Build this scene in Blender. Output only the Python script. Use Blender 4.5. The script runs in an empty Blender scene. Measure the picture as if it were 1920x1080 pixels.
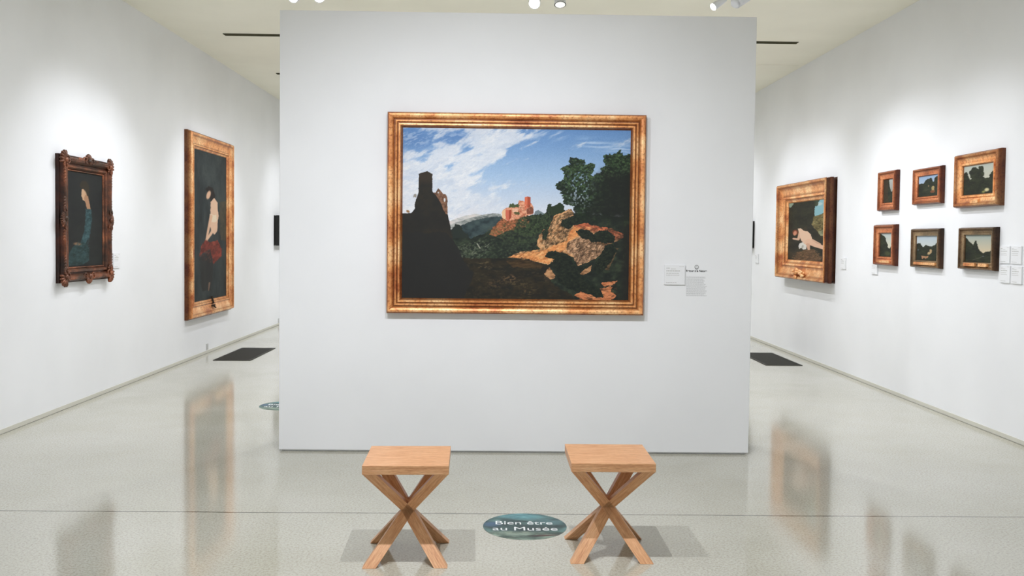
import bpy, bmesh, math, random
import numpy as np
from mathutils import Vector, Matrix
random.seed(7)
S = bpy.context.scene
COL = S.collection

# ------------------------------------------------------------------ camera
CAMZ = 1.5
F_PX, CY, PITCH, YAW, ROLL = 1701.82, -34.68, -0.0338, 0.0159, 0.0112
cam_d = bpy.data.cameras.new('camera')
cam = bpy.data.objects.new('camera', cam_d); COL.objects.link(cam)
cam_d.sensor_width = 36.0; cam_d.sensor_fit = 'HORIZONTAL'
cam_d.lens = F_PX * 36.0 / 1920.0
cam_d.shift_y = CY / 1920.0
cam_d.clip_start = 0.05; cam_d.clip_end = 100
fw = Vector((math.sin(YAW)*math.cos(PITCH), math.cos(YAW)*math.cos(PITCH), math.sin(PITCH)))
rt = Vector((math.cos(YAW), -math.sin(YAW), 0)); up = rt.cross(fw)
r2 = rt*math.cos(ROLL)+up*math.sin(ROLL); u2 = -rt*math.sin(ROLL)+up*math.cos(ROLL)
M = Matrix((r2, u2, -fw)).transposed().to_4x4(); M.translation = Vector((0, 0, CAMZ))
cam.matrix_world = M
S.camera = cam

# ------------------------------------------------------------------ view, world
S.view_settings.view_transform = 'Standard'
S.view_settings.look = 'None'
S.view_settings.exposure = 0.15
S.view_settings.gamma = 1.0
S.view_settings.use_curve_mapping = False
S.cycles.use_denoising = True
w = bpy.data.worlds.new('world'); S.world = w; w.use_nodes = True
w.node_tree.nodes['Background'].inputs[0].default_value = (0.02, 0.02, 0.02, 1)

# room dimensions (metres)
XL, XR, ZC, DW = -3.690, 3.938, 3.784, 6.310
YB, YN = 17.0, -4.5
WX0, WX1, WZ, WT = -1.513, 1.777, 3.053, 0.45

# ------------------------------------------------------------------ gallery spots (ceiling spot lamps) and added fill lamps
COOL = (0.950, 0.976, 1.055)
def spot(name, loc, aim, watts, size=110, blend=0.6, rad=0.035, col=COOL, parent=None):
    d = bpy.data.lights.new(name, 'SPOT'); d.energy = watts; d.color = col
    d.spot_size = math.radians(size); d.spot_blend = blend; d.shadow_soft_size = rad
    o = bpy.data.objects.new(name, d); COL.objects.link(o)
    v = (Vector(aim)-Vector(loc)).normalized()
    o.location = loc; o.rotation_euler = v.to_track_quat('-Z', 'Y').to_euler()
    return o
ZL = 3.3
KM, KS, KA = 166.0, 42.0, 56.0
spot('spot_or_fill_lamp', (-0.95, 3.47, ZL), (0.05, DW, -1.0), KM, 126, 1.0, 0.015)
spot('spot_or_fill_lamp', (0.10, 3.47, ZL), (0.20, DW, -1.0), KM, 126, 1.0, 0.015)
# wall washers
for y in (0.6, 2.6, 4.6, 6.6, 8.6, 10.6, 12.6, 14.6):
    spot('spot_or_fill_lamp', (-1.40, y, ZL), (XL, y+.4, 0.6), KS*(1.0 if y < 8 else 1.38), 122, 1.0, 0.03)
    spot('spot_or_fill_lamp', (1.65, y, ZL), (XR, y+.4, 0.6), KS*(1.0 if y < 8 else 1.38), 122, 1.0, 0.03)
# accent lamps, a pair for each hanging
for y, c in ((7.5, 8.1), (8.9, 8.2), (10.7, 11.5), (12.4, 11.7), (14.8, 15.5)):
    spot('spot_or_fill_lamp', (-2.25, y, ZL), (XL, c, 0.85), KA, 96, 1.0, 0.012)
for y, c in ((6.9, 7.6), (8.9, 8.4), (9.5, 8.9), (10.6, 11.3), (12.6, 11.6), (14.6, 14.2)):
    spot('spot_or_fill_lamp', (2.45, y, ZL), (XR, c, 0.85), KA, 96, 1.0, 0.012)
# downlights added behind the middle wall and camera to bounce light onto the ceiling
for x, y in ((0.1, 8.6), (0.1, 10.8), (0.1, 13.2), (-1.8, 15.4), (2.0, 15.4), (0.1, -2.6), (-2, -1.0), (2.2, -1.0), (0.1, 0.6)):
    spot('spot_or_fill_lamp', (x, y, ZL), (x, y+.01, 0), 240, 110, 1.0, 0.03)
spot('spot_or_fill_lamp', (0.1, -1.0, ZL), (0.1, -4.4, 1.0), 200, 120, 1.0, 0.03)  # unseen lamp added behind the camera for overall fill
spot('spot_or_fill_lamp', (0.1, 9.8, ZL), (0.1, 6.8, 1.0), 200, 120, 1.0, 0.03)

# ------------------------------------------------------------------ materials
def lin(c):
    c = np.asarray(c, dtype=float)/255.0
    return np.where(c <= 0.04045, c/12.92, ((c+0.055)/1.055)**2.4)
def mat(name, rgb=(200, 200, 200), rough=0.5, metal=0.0, spec=0.5, emit=None, es=0.0):
    m = bpy.data.materials.new(name); m.use_nodes = True
    b = m.node_tree.nodes['Principled BSDF']
    c = lin(rgb); b.inputs['Base Color'].default_value = (c[0], c[1], c[2], 1)
    b.inputs['Roughness'].default_value = rough; b.inputs['Metallic'].default_value = metal
    b.inputs['Specular IOR Level'].default_value = spec
    if emit:
        b.inputs['Emission Color'].default_value = (*emit, 1); b.inputs['Emission Strength'].default_value = es
    return m
class NT:
    def __init__(s, m): s.t = m.node_tree; s.b = s.t.nodes['Principled BSDF']
    def n(s, typ, **kw):
        x = s.t.nodes.new(typ)
        for k, v in kw.items(): setattr(x, k, v)
        return x
    def l(s, a, b): s.t.links.new(a, b)
    def noise(s, vec, scale, detail=3, rough=0.5, sc=(1, 1, 1)):
        mp = s.n('ShaderNodeMapping'); mp.inputs['Scale'].default_value = sc; s.l(vec, mp.inputs['Vector'])
        x = s.n('ShaderNodeTexNoise'); x.inputs['Scale'].default_value = scale
        x.inputs['Detail'].default_value = detail; x.inputs['Roughness'].default_value = rough
        s.l(mp.outputs[0], x.inputs['Vector']); return x.outputs['Fac']
    def ramp(s, fac, stops):
        r = s.n('ShaderNodeValToRGB'); e = r.color_ramp.elements
        while len(e) < len(stops): e.new(0.5)
        for i, (p, c) in enumerate(stops):
            e[i].position = p; cc = lin(c) if len(np.shape(c)) else [c]*3
            e[i].color = (cc[0], cc[1], cc[2], 1)
        s.l(fac, r.inputs[0]); return r.outputs[0]
    def mix(s, a, b, fac, mode='MIX'):
        x = s.n('ShaderNodeMix', data_type='RGBA', blend_type=mode)
        if isinstance(fac, (int, float)): x.inputs[0].default_value = fac
        else: s.l(fac, x.inputs[0])
        s.l(a, x.inputs[6]); s.l(b, x.inputs[7]); return x.outputs[2]
    def bump(s, h, strength=0.1, dist=0.01):
        x = s.n('ShaderNodeBump'); x.inputs['Strength'].default_value = strength
        x.inputs['Distance'].default_value = dist; s.l(h, x.inputs['Height']); s.l(x.outputs[0], s.b.inputs['Normal'])
    def obj(s): return s.n('ShaderNodeTexCoord').outputs['Object']

def wall_mat(name, rgb, rough=0.75):
    m = mat(name, rgb, rough, spec=0.25); t = NT(m)
    a = np.array(rgb)
    f = t.noise(t.obj(), 1.3, 3)
    t.l(t.ramp(f, [(0.3, a-3), (0.7, np.minimum(a+2, 255))]), t.b.inputs['Base Color'])
    t.bump(t.noise(t.obj(), 240, 2), 0.06, 0.002)
    return m
M_WALL = wall_mat('wall_paint', (238, 239, 240))
M_CEIL = wall_mat('ceiling_paint', (247, 244, 229), 0.85)
M_TRIM = wall_mat('trim_paint', (208, 206, 194))
# polished concrete
M_FLOOR = mat('polished_concrete', (200, 196, 182), 0.2, spec=0.5)
t = NT(M_FLOOR); t.b.inputs['IOR'].default_value = 1.8; oc = t.obj()
big = t.ramp(t.noise(oc, 0.55, 5, 0.6), [(0.3, (188, 185, 168)), (0.5, (202, 200, 186)), (0.72, (212, 210, 200))])
spk = t.ramp(t.noise(oc, 85, 4, 0.75), [(0.36, (178, 174, 160)), (0.55, (255, 255, 255))])
c1 = t.mix(big, spk, 0.55, 'MULTIPLY')
spk2 = t.ramp(t.noise(oc, 420, 1), [(0.3, (205, 205, 205)), (0.6, (255, 255, 255))])
c1 = t.mix(c1, spk2, 0.6, 'MULTIPLY')
# saw-cut joint across the floor
sep = t.n('ShaderNodeSeparateXYZ'); t.l(oc, sep.inputs[0])
wob = t.n('ShaderNodeMath', operation='MULTIPLY_ADD'); t.l(t.noise(oc, 3.0, 4), wob.inputs[0]); wob.inputs[1].default_value = 0.012; wob.inputs[2].default_value = -4.908
dy = t.n('ShaderNodeMath', operation='ADD'); t.l(sep.outputs[1], dy.inputs[0]); t.l(wob.outputs[0], dy.inputs[1])
ab = t.n('ShaderNodeMath', operation='ABSOLUTE'); t.l(dy.outputs[0], ab.inputs[0])
dv = t.n('ShaderNodeMath', operation='DIVIDE'); t.l(ab.outputs[0], dv.inputs[0])
wn = t.n('ShaderNodeMath', operation='MULTIPLY_ADD'); t.l(t.noise(oc, 9.0, 5, 0.7, (1, 0.2, 1)), wn.inputs[0]); wn.inputs[1].default_value = 0.012; wn.inputs[2].default_value = 0.0005
t.l(wn.outputs[0], dv.inputs[1])
jm = t.ramp(dv.outputs[0], [(0.55, (84, 80, 66)), (1.0, (255, 255, 255))])
c1 = t.mix(c1, jm, 1.0, 'MULTIPLY')
t.l(c1, t.b.inputs['Base Color'])
rr = t.n('ShaderNodeMapRange'); t.l(t.noise(oc, 2.2, 5, 0.6), rr.inputs[0])
rr.inputs[3].default_value = 0.07; rr.inputs[4].default_value = 0.13
t.l(rr.outputs[0], t.b.inputs['Roughness'])
t.bump(t.noise(oc, 60, 3), 0.02, 0.002)

def wood_mat(name, cols, rough=0.42):
    m = mat(name, cols[1], rough, spec=0.45); t = NT(m)
    uv = t.n('ShaderNodeTexCoord').outputs['UV']
    f = t.noise(uv, 6, 4, 0.6, (1, 14, 1))
    g = t.noise(uv, 30, 3, 0.6, (1, 12, 1))
    a = t.ramp(f, [(0.3, cols[0]), (0.5, cols[1]), (0.72, cols[2])])
    b = t.ramp(g, [(0.35, (214, 200, 190)), (0.6, (255, 255, 255))])
    t.l(t.mix(a, b, 0.75, 'MULTIPLY'), t.b.inputs['Base Color'])
    t.bump(g, 0.08, 0.002)
    return m
M_OAK = wood_mat('oiled_oak', [(200, 140, 96), (224, 170, 124), (238, 192, 148)])

def gilt_mat(name, dark, mid, light, metal=0.35, rough=0.36, sc=1.0):
    m = mat(name, mid, rough, metal, 0.5); t = NT(m)
    oc = t.obj()
    f = t.noise(oc, 5*sc, 4, 0.6)
    a = t.ramp(f, [(0.32, dark), (0.48, mid), (0.68, light)])
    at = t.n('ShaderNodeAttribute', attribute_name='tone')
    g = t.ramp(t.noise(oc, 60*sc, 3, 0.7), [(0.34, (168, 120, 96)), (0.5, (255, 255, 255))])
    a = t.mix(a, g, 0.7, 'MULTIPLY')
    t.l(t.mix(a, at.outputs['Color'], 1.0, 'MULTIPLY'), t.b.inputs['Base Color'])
    t.bump(t.noise(oc, 90*sc, 3), 0.15, 0.002)
    return m
M_GILT = gilt_mat('gilt_moulding', (172, 94, 50), (222, 152, 92), (248, 202, 146), .3, .38)
M_GILT_RED = gilt_mat('red_gilt_moulding', (140, 78, 46), (190, 112, 68), (216, 146, 98))
M_GILT_DARK = gilt_mat('dark_gilt_moulding', (54, 42, 32), (102, 64, 45), (156, 94, 62), 0.3, 0.4, 1.4)
M_GILT_OLIVE = gilt_mat('olive_gilt_moulding', (92, 76, 54), (128, 104, 74), (160, 132, 96))
M_BLACK = mat('black_frame_lacquer', (34, 33, 31), 0.4, spec=0.3)
M_BACK = mat('dark_frame_backing', (58, 50, 42), 0.8, spec=0.2)
M_SIDE = mat('brown_frame_side', (118, 72, 50), 0.5, spec=0.4)
M_PLATE = mat('white_plate', (236, 237, 238), 0.55, spec=0.3)
M_INK = mat('black_vinyl', (22, 22, 22), 0.5)
M_GREY = mat('grey_vinyl', (168, 168, 166), 0.6)
M_GREY2 = mat('pale_grey_print', (190, 190, 186), 0.6)
M_LETTER = mat('white_vinyl', (240, 243, 243), 0.45)
M_GRILLE = mat('dark_grille', (44, 43, 36), 0.55, spec=0.3)
M_SLOT = mat('dark_slot', (84, 82, 62), 0.8, spec=0.1)
M_LAMP = mat('white_lamp_housing', (225, 226, 228), 0.4)
M_LAMPD = mat('dark_lamp_baffle', (40, 40, 38), 0.5)
M_LENS = mat('lit_lamp_lens', (255, 255, 255), 0.3, emit=(1.0, 0.99, 0.96), es=14)
M_LENS2 = mat('dim_lamp_lens', (235, 235, 230), 0.2, emit=(1.0, 0.99, 0.96), es=0.5)
M_SOCK = mat('outlet_grey', (196, 196, 194), 0.5)
def paint_mat(name, rough=0.6, spec=0.12):
    m = mat(name, (128, 128, 128), rough, spec=spec); t = NT(m)
    a = t.n('ShaderNodeAttribute', attribute_name='pigment')
    t.l(a.outputs['Color'], t.b.inputs['Base Color'])
    t.bump(t.noise(t.obj(), 120, 3), 0.05, 0.001)
    return m
M_OIL = paint_mat('oil_paint')
M_PRINT = paint_mat('printed_vinyl', 0.4, 0.3)

# ------------------------------------------------------------------ object helpers
def link(name, me, m, parent=None, smooth=False):
    if m is not None and not me.materials: me.materials.append(m)
    if smooth:
        for p in me.polygons: p.use_smooth = True
    o = bpy.data.objects.new(name, me); COL.objects.link(o)
    if parent: o.parent = parent
    return o
def bobj(name, bm, m, parent=None, smooth=False):
    me = bpy.data.meshes.new(name); bmesh.ops.recalc_face_normals(bm, faces=bm.faces[:]); bm.to_mesh(me); bm.free()
    return link(name, me, m, parent, smooth)
def tag(o, label, cat, group=None):
    o['label'] = label; o['category'] = cat
    if group: o['group'] = group
    return o
def thing(name, label, cat, loc=(0, 0, 0), rz=0.0, group=None):
    o = bpy.data.objects.new(name, None); COL.objects.link(o); o.location = loc; o.rotation_euler = (0, 0, rz)
    o.empty_display_size = 0.1
    return tag(o, label, cat, group)
def box(bm, x0, x1, y0, y1, z0, z1, bev=0.0):
    r = bmesh.ops.create_cube(bm, size=1.0)
    for v in r['verts']:
        v.co = Vector(((x0+x1)/2+v.co.x*(x1-x0), (y0+y1)/2+v.co.y*(y1-y0), (z0+z1)/2+v.co.z*(z1-z0)))
    if bev > 0:
        es = list({e for v in r['verts'] for e in v.link_edges})
        bmesh.ops.bevel(bm, geom=es, offset=bev, segments=2, affect='EDGES', profile=0.5)
def boxobj(name, m, parent, *a, bev=0.0):
    bm = bmesh.new(); box(bm, *a, bev=bev); return bobj(name, bm, m, parent)
def struct(name, m, *a, bev=0.0):
    o = boxobj(name, m, None, *a, bev=bev); o['kind'] = 'structure'; return o
def cyl(bm, p0, p1, r0, r1=None, seg=24, caps=True):
    r1 = r0 if r1 is None else r1
    p0, p1 = Vector(p0), Vector(p1); d = p1-p0
    q = d.to_track_quat('Z', 'Y').to_matrix().to_4x4(); q.translation = (p0+p1)/2
    bmesh.ops.create_cone(bm, cap_ends=caps, segments=seg, radius1=r0, radius2=r1, depth=d.length, matrix=q)

# ------------------------------------------------------------------ the room
struct('floor', M_FLOOR, XL-.2, XR+.2, YN-.2, YB+.2, -0.1, 0.0)
struct('ceiling', M_CEIL, XL-.2, XR+.2, YN-.2, YB+.2, ZC, ZC+.1)
struct('wall_left', M_WALL, XL-.2, XL, YN, YB, 0.0, ZC)
struct('wall_right', M_WALL, XR, XR+.2, YN, YB, 0.0, ZC)
struct('wall_back', M_WALL, XL-.2, XR+.2, YB, YB+.2, 0.0, ZC)
struct('wall_front', M_WALL, XL-.2, XR+.2, YN-.2, YN, 0.0, ZC)
bm = bmesh.new(); box(bm, WX0, WX1, DW, DW+WT, 0.012, WZ, bev=0.004)
box(bm, WX0+.02, WX1-.02, DW+.02, DW+WT-.02, 0.0, 0.03)
o = bobj('wall_middle', bm, M_WALL); o['kind'] = 'structure'
struct('baseboard_left', M_TRIM, XL, XL+.006, YN, YB, 0.004, 0.036)
struct('baseboard_right', M_TRIM, XR-.006, XR, YN, YB, 0.004, 0.036)

# ------------------------------------------------------------------ numpy painter
def _hash(i, j, s):
    n = (i*374761393 + j*668265263 + s*1442695041) & 0x7fffffff
    n = ((n ^ (n >> 13))*1274126177) & 0x7fffffff
    return ((n ^ (n >> 16)) & 0xffff)/65535.0
def vnoise(x, y, s=0):
    i = np.floor(x).astype(np.int64); j = np.floor(y).astype(np.int64)
    fx = x-i; fy = y-j; fx = fx*fx*(3-2*fx); fy = fy*fy*(3-2*fy)
    a = _hash(i, j, s); b = _hash(i+1, j, s); c = _hash(i, j+1, s); d = _hash(i+1, j+1, s)
    return (a*(1-fx)+b*fx)*(1-fy)+(c*(1-fx)+d*fx)*fy
def fbm(x, y, s=0, o=4, g=0.5):
    v = 0; a = 1; n = 0
    for k in range(o):
        v = v+a*vnoise(x*2**k+17*k, y*2**k+31*k, s+k); n += a; a *= g
    return v/n
def sstep(a, b, x):
    t = np.clip((x-a)/(b-a), 0, 1); return t*t*(3-2*t)
class Painter:
    """paints into an array; x0..x1, y0..y1 is the painting's own coordinate frame (y down)"""
    def __init__(s, x0, x1, y0, y1, nx, ny, base=(45, 45, 43)):
        s.nx, s.ny = nx, ny
        s.X, s.Y = np.meshgrid(np.linspace(x0, x1, nx), np.linspace(y0, y1, ny))
        s.im = np.zeros((ny, nx, 3)); s.im[:] = base
    def blend(s, m, c):
        c = np.asarray(c, dtype=float)
        s.im = s.im*(1-m[..., None])+c*m[..., None]
    def poly(s, pts, rough=0.0, rs=6.0, seed=1, o=3):
        X, Y = s.X, s.Y
        if rough:
            X = X+(fbm(s.X/rs, s.Y/rs, seed, o, 0.6)-.5)*2*rough
            Y = Y+(fbm(s.X/rs+50, s.Y/rs+9, seed+40, o, 0.6)-.5)*2*rough
        ins = np.zeros(X.shape, bool); n = len(pts)
        for k in range(n):
            xa, ya = pts[k]; xb, yb = pts[(k+1) % n]
            if ya == yb: continue
            c = ((ya > Y) != (yb > Y)) & (X < (xb-xa)*(Y-ya)/(yb-ya)+xa)
            ins ^= c
        return ins.astype(float)
    def ell(s, cx, cy, rx, ry, a=0.0, soft=0.2):
        c, n = math.cos(a), math.sin(a); dx = s.X-cx; dyy = s.Y-cy
        d = np.sqrt(((dx*c+dyy*n)/rx)**2+((-dx*n+dyy*c)/ry)**2)
        return 1-sstep(1-soft, 1+soft, d)
    def stroke(s, pts, w0, w1=None, soft=0.35):
        w1 = w0 if w1 is None else w1; m = np.zeros(s.X.shape); n = len(pts)-1
        for k in range(n):
            (xa, ya), (xb, yb) = pts[k], pts[k+1]
            L = (xb-xa)**2+(yb-ya)**2+1e-9
            t = np.clip(((s.X-xa)*(xb-xa)+(s.Y-ya)*(yb-ya))/L, 0, 1)
            d = np.hypot(s.X-xa-t*(xb-xa), s.Y-ya-t*(yb-ya))
            w = w0+(w1-w0)*(k+t)/n
            m = np.maximum(m, 1-sstep(1-soft, 1+soft, d/w))
        return m
    def tex(s, cols, sx, sy, seed=3, o=4, ang=0.0):
        c, n = math.cos(ang), math.sin(ang)
        u = (s.X*c+s.Y*n)/sx; v = (-s.X*n+s.Y*c)/sy
        f = np.clip((fbm(u, v, seed, o, 0.6)-.5)*1.9+.5, 0, 0.9999)*(len(cols)-1)
        i = f.astype(int); fr = (f-i)[..., None]; cols = np.array(cols, dtype=float)
        return cols[i]*(1-fr)+cols[i+1]*fr
    def dabs(s, mask, n, r, cols, asp=(.4, .8), ang=(-.6, .6), seed=1, alpha=.85, soft=.45):
        """n short brush dabs at random places where mask is set"""
        g = np.random.default_rng(seed); ys, xs = np.nonzero(mask > .5)
        if len(ys) == 0: return
        dx = s.X[0, 1]-s.X[0, 0]; dyy = s.Y[1, 0]-s.Y[0, 0]; cols = np.array(cols, dtype=float)
        for k in g.integers(0, len(ys), n):
            i, j = ys[k], xs[k]; rx = g.uniform(*r); ry = rx*g.uniform(*asp); a = g.uniform(*ang)
            wj = int(rx/dx)+2; wi = int(rx/dyy)+2
            sl = (slice(max(0, i-wi), i+wi+1), slice(max(0, j-wj), j+wj+1))
            X = s.X[sl]-s.X[0, j]; Y = s.Y[sl]-s.Y[i, 0]; c, q = math.cos(a), math.sin(a)
            d = np.sqrt(((X*c+Y*q)/rx)**2+((-X*q+Y*c)/ry)**2)
            m = (1-sstep(1-soft, 1+soft*.3, d))[..., None]*alpha*g.uniform(.6, 1)
            col = cols[g.integers(0, len(cols))]
            s.im[sl] = s.im[sl]*(1-m)+col*m
    def blur(s, n=1):
        for _ in range(n):
            a = np.pad(s.im, ((1, 1), (1, 1), (0, 0)), 'edge')
            s.im = (a[:-2, 1:-1]+a[2:, 1:-1]+a[1:-1, :-2]+a[1:-1, 2:]+2*a[1:-1, 1:-1])/6
PIG = 1.06
def pigment_mesh(name, im, w, h, gain=PIG):
    """flat grid w x h metres in local XZ, facing -Y, with the painted colours as a point attribute"""
    ny, nx, _ = im.shape
    xs = np.linspace(-w/2, w/2, nx); zs = np.linspace(h/2, -h/2, ny)
    XX, ZZ = np.meshgrid(xs, zs); co = np.zeros((ny*nx, 3)); co[:, 0] = XX.ravel(); co[:, 2] = ZZ.ravel()
    idx = np.arange(ny*nx).reshape(ny, nx)
    q = np.stack([idx[1:, :-1], idx[1:, 1:], idx[:-1, 1:], idx[:-1, :-1]], -1).reshape(-1, 4)
    me = bpy.data.meshes.new(name)
    me.vertices.add(len(co)); me.vertices.foreach_set('co', co.ravel())
    me.loops.add(q.size); me.loops.foreach_set('vertex_index', q.ravel().astype(np.int32))
    me.polygons.add(len(q)); me.polygons.foreach_set('loop_start', np.arange(0, q.size, 4, dtype=np.int32))
    me.polygons.foreach_set('loop_total', np.full(len(q), 4, dtype=np.int32))
    me.update(); me.validate()
    c = np.ones((ny*nx, 4)); c[:, :3] = np.clip(lin(np.clip(im, 0, 255).reshape(-1, 3))*gain, 0, 0.95)
    at = me.color_attributes.new('pigment', 'FLOAT_COLOR', 'POINT'); at.data.foreach_set('color', c.ravel())
    return me

# ------------------------------------------------------------------ frames
def frame_mesh(W, H, prof, tones=None, wob=0.0, seed=0):
    """mitred moulding: prof = (inset from outer edge, projection from wall); local XZ plane, out along -Y, z from 0..H"""
    verts, faces, tn = [], [], []
    rs = random.Random(seed)
    K = 14
    loops = []
    for i, (tt, p) in enumerate(prof):
        x0, x1, z0, z1 = -W/2+tt, W/2-tt, tt, H-tt
        cs = [(x0, z0), (x1, z0), (x1, z1), (x0, z1)]
        lp = []
        for s_ in range(4):
            a, b = cs[s_], cs[(s_+1) % 4]
            for k in range(K):
                f = k/K; lp.append(len(verts))
                jx = (rs.random()-.5)*wob if 0 < k else 0
                verts.append((a[0]+(b[0]-a[0])*f+jx*0.3, -p-jx*(0.5 if p > 0 else 0), a[1]+(b[1]-a[1])*f+jx*0.3))
                tn.append(tones[i] if tones else 1.0)
        loops.append(lp)
    n = 4*K
    for i in range(len(loops)-1):
        for k in range(n):
            faces.append((loops[i][k], loops[i][(k+1) % n], loops[i+1][(k+1) % n], loops[i+1][k]))
    me = bpy.data.meshes.new('frame'); me.from_pydata(verts, [], faces)
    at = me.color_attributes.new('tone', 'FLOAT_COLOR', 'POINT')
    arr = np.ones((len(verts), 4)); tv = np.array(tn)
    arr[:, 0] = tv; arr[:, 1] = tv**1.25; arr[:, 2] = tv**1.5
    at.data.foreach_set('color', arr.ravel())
    me.update()
    bm = bmesh.new(); bm.from_mesh(me); bmesh.ops.recalc_face_normals(bm, faces=bm.faces[:])
    # face outwards: the first moulding face must look away from the centre
    f = bm.faces[:][0]
    if f.normal.dot(Vector((f.calc_center_median().x, f.calc_center_median().y*0-0.01, f.calc_center_median().z-H/2))) < 0:
        bmesh.ops.reverse_faces(bm, faces=bm.faces[:])
    bm.to_mesh(me); bm.free()
    return me
def set_tone(o, v=1.0):
    me = o.data; at = me.color_attributes.new('tone', 'FLOAT_COLOR', 'POINT')
    a = np.ones((len(me.vertices), 4)); a[:, 0] = v; a[:, 1] = v**1.25; a[:, 2] = v**1.5
    at.data.foreach_set('color', a.ravel())
def painting(label, wall, centre, z0, W, H, prof, gm, im, canvas_p, inset, tones=None, group=None, wob=0.0, cat='painting', seed=0, name='framed_painting', cmat=None, back=None):
    """wall: 'left', 'right' or 'middle'; centre = distance along the wall"""
    if wall == 'left': loc, rz = (XL, centre, z0), math.pi/2
    elif wall == 'right': loc, rz = (XR, centre, z0), -math.pi/2
    else: loc, rz = (centre, DW, z0), 0.0
    t_ = thing(name, label, cat, loc, rz, group)
    me = frame_mesh(W, H, prof, tones, wob, seed); fr = link('frame', me, gm, t_)
    cw, chh = W-2*inset+.006, H-2*inset+.006
    cm = pigment_mesh('canvas', im, cw, chh, PIG if wall == 'middle' else .84); c = link('canvas', cm, cmat or M_OIL, t_); c.location = (0, -canvas_p, H/2)
    if back:
        b0, bp = back
        b_ = boxobj('backing', M_BACK, t_, -W/2+b0, W/2-b0, -bp, -0.001, b0, H-b0)
    return t_

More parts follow.
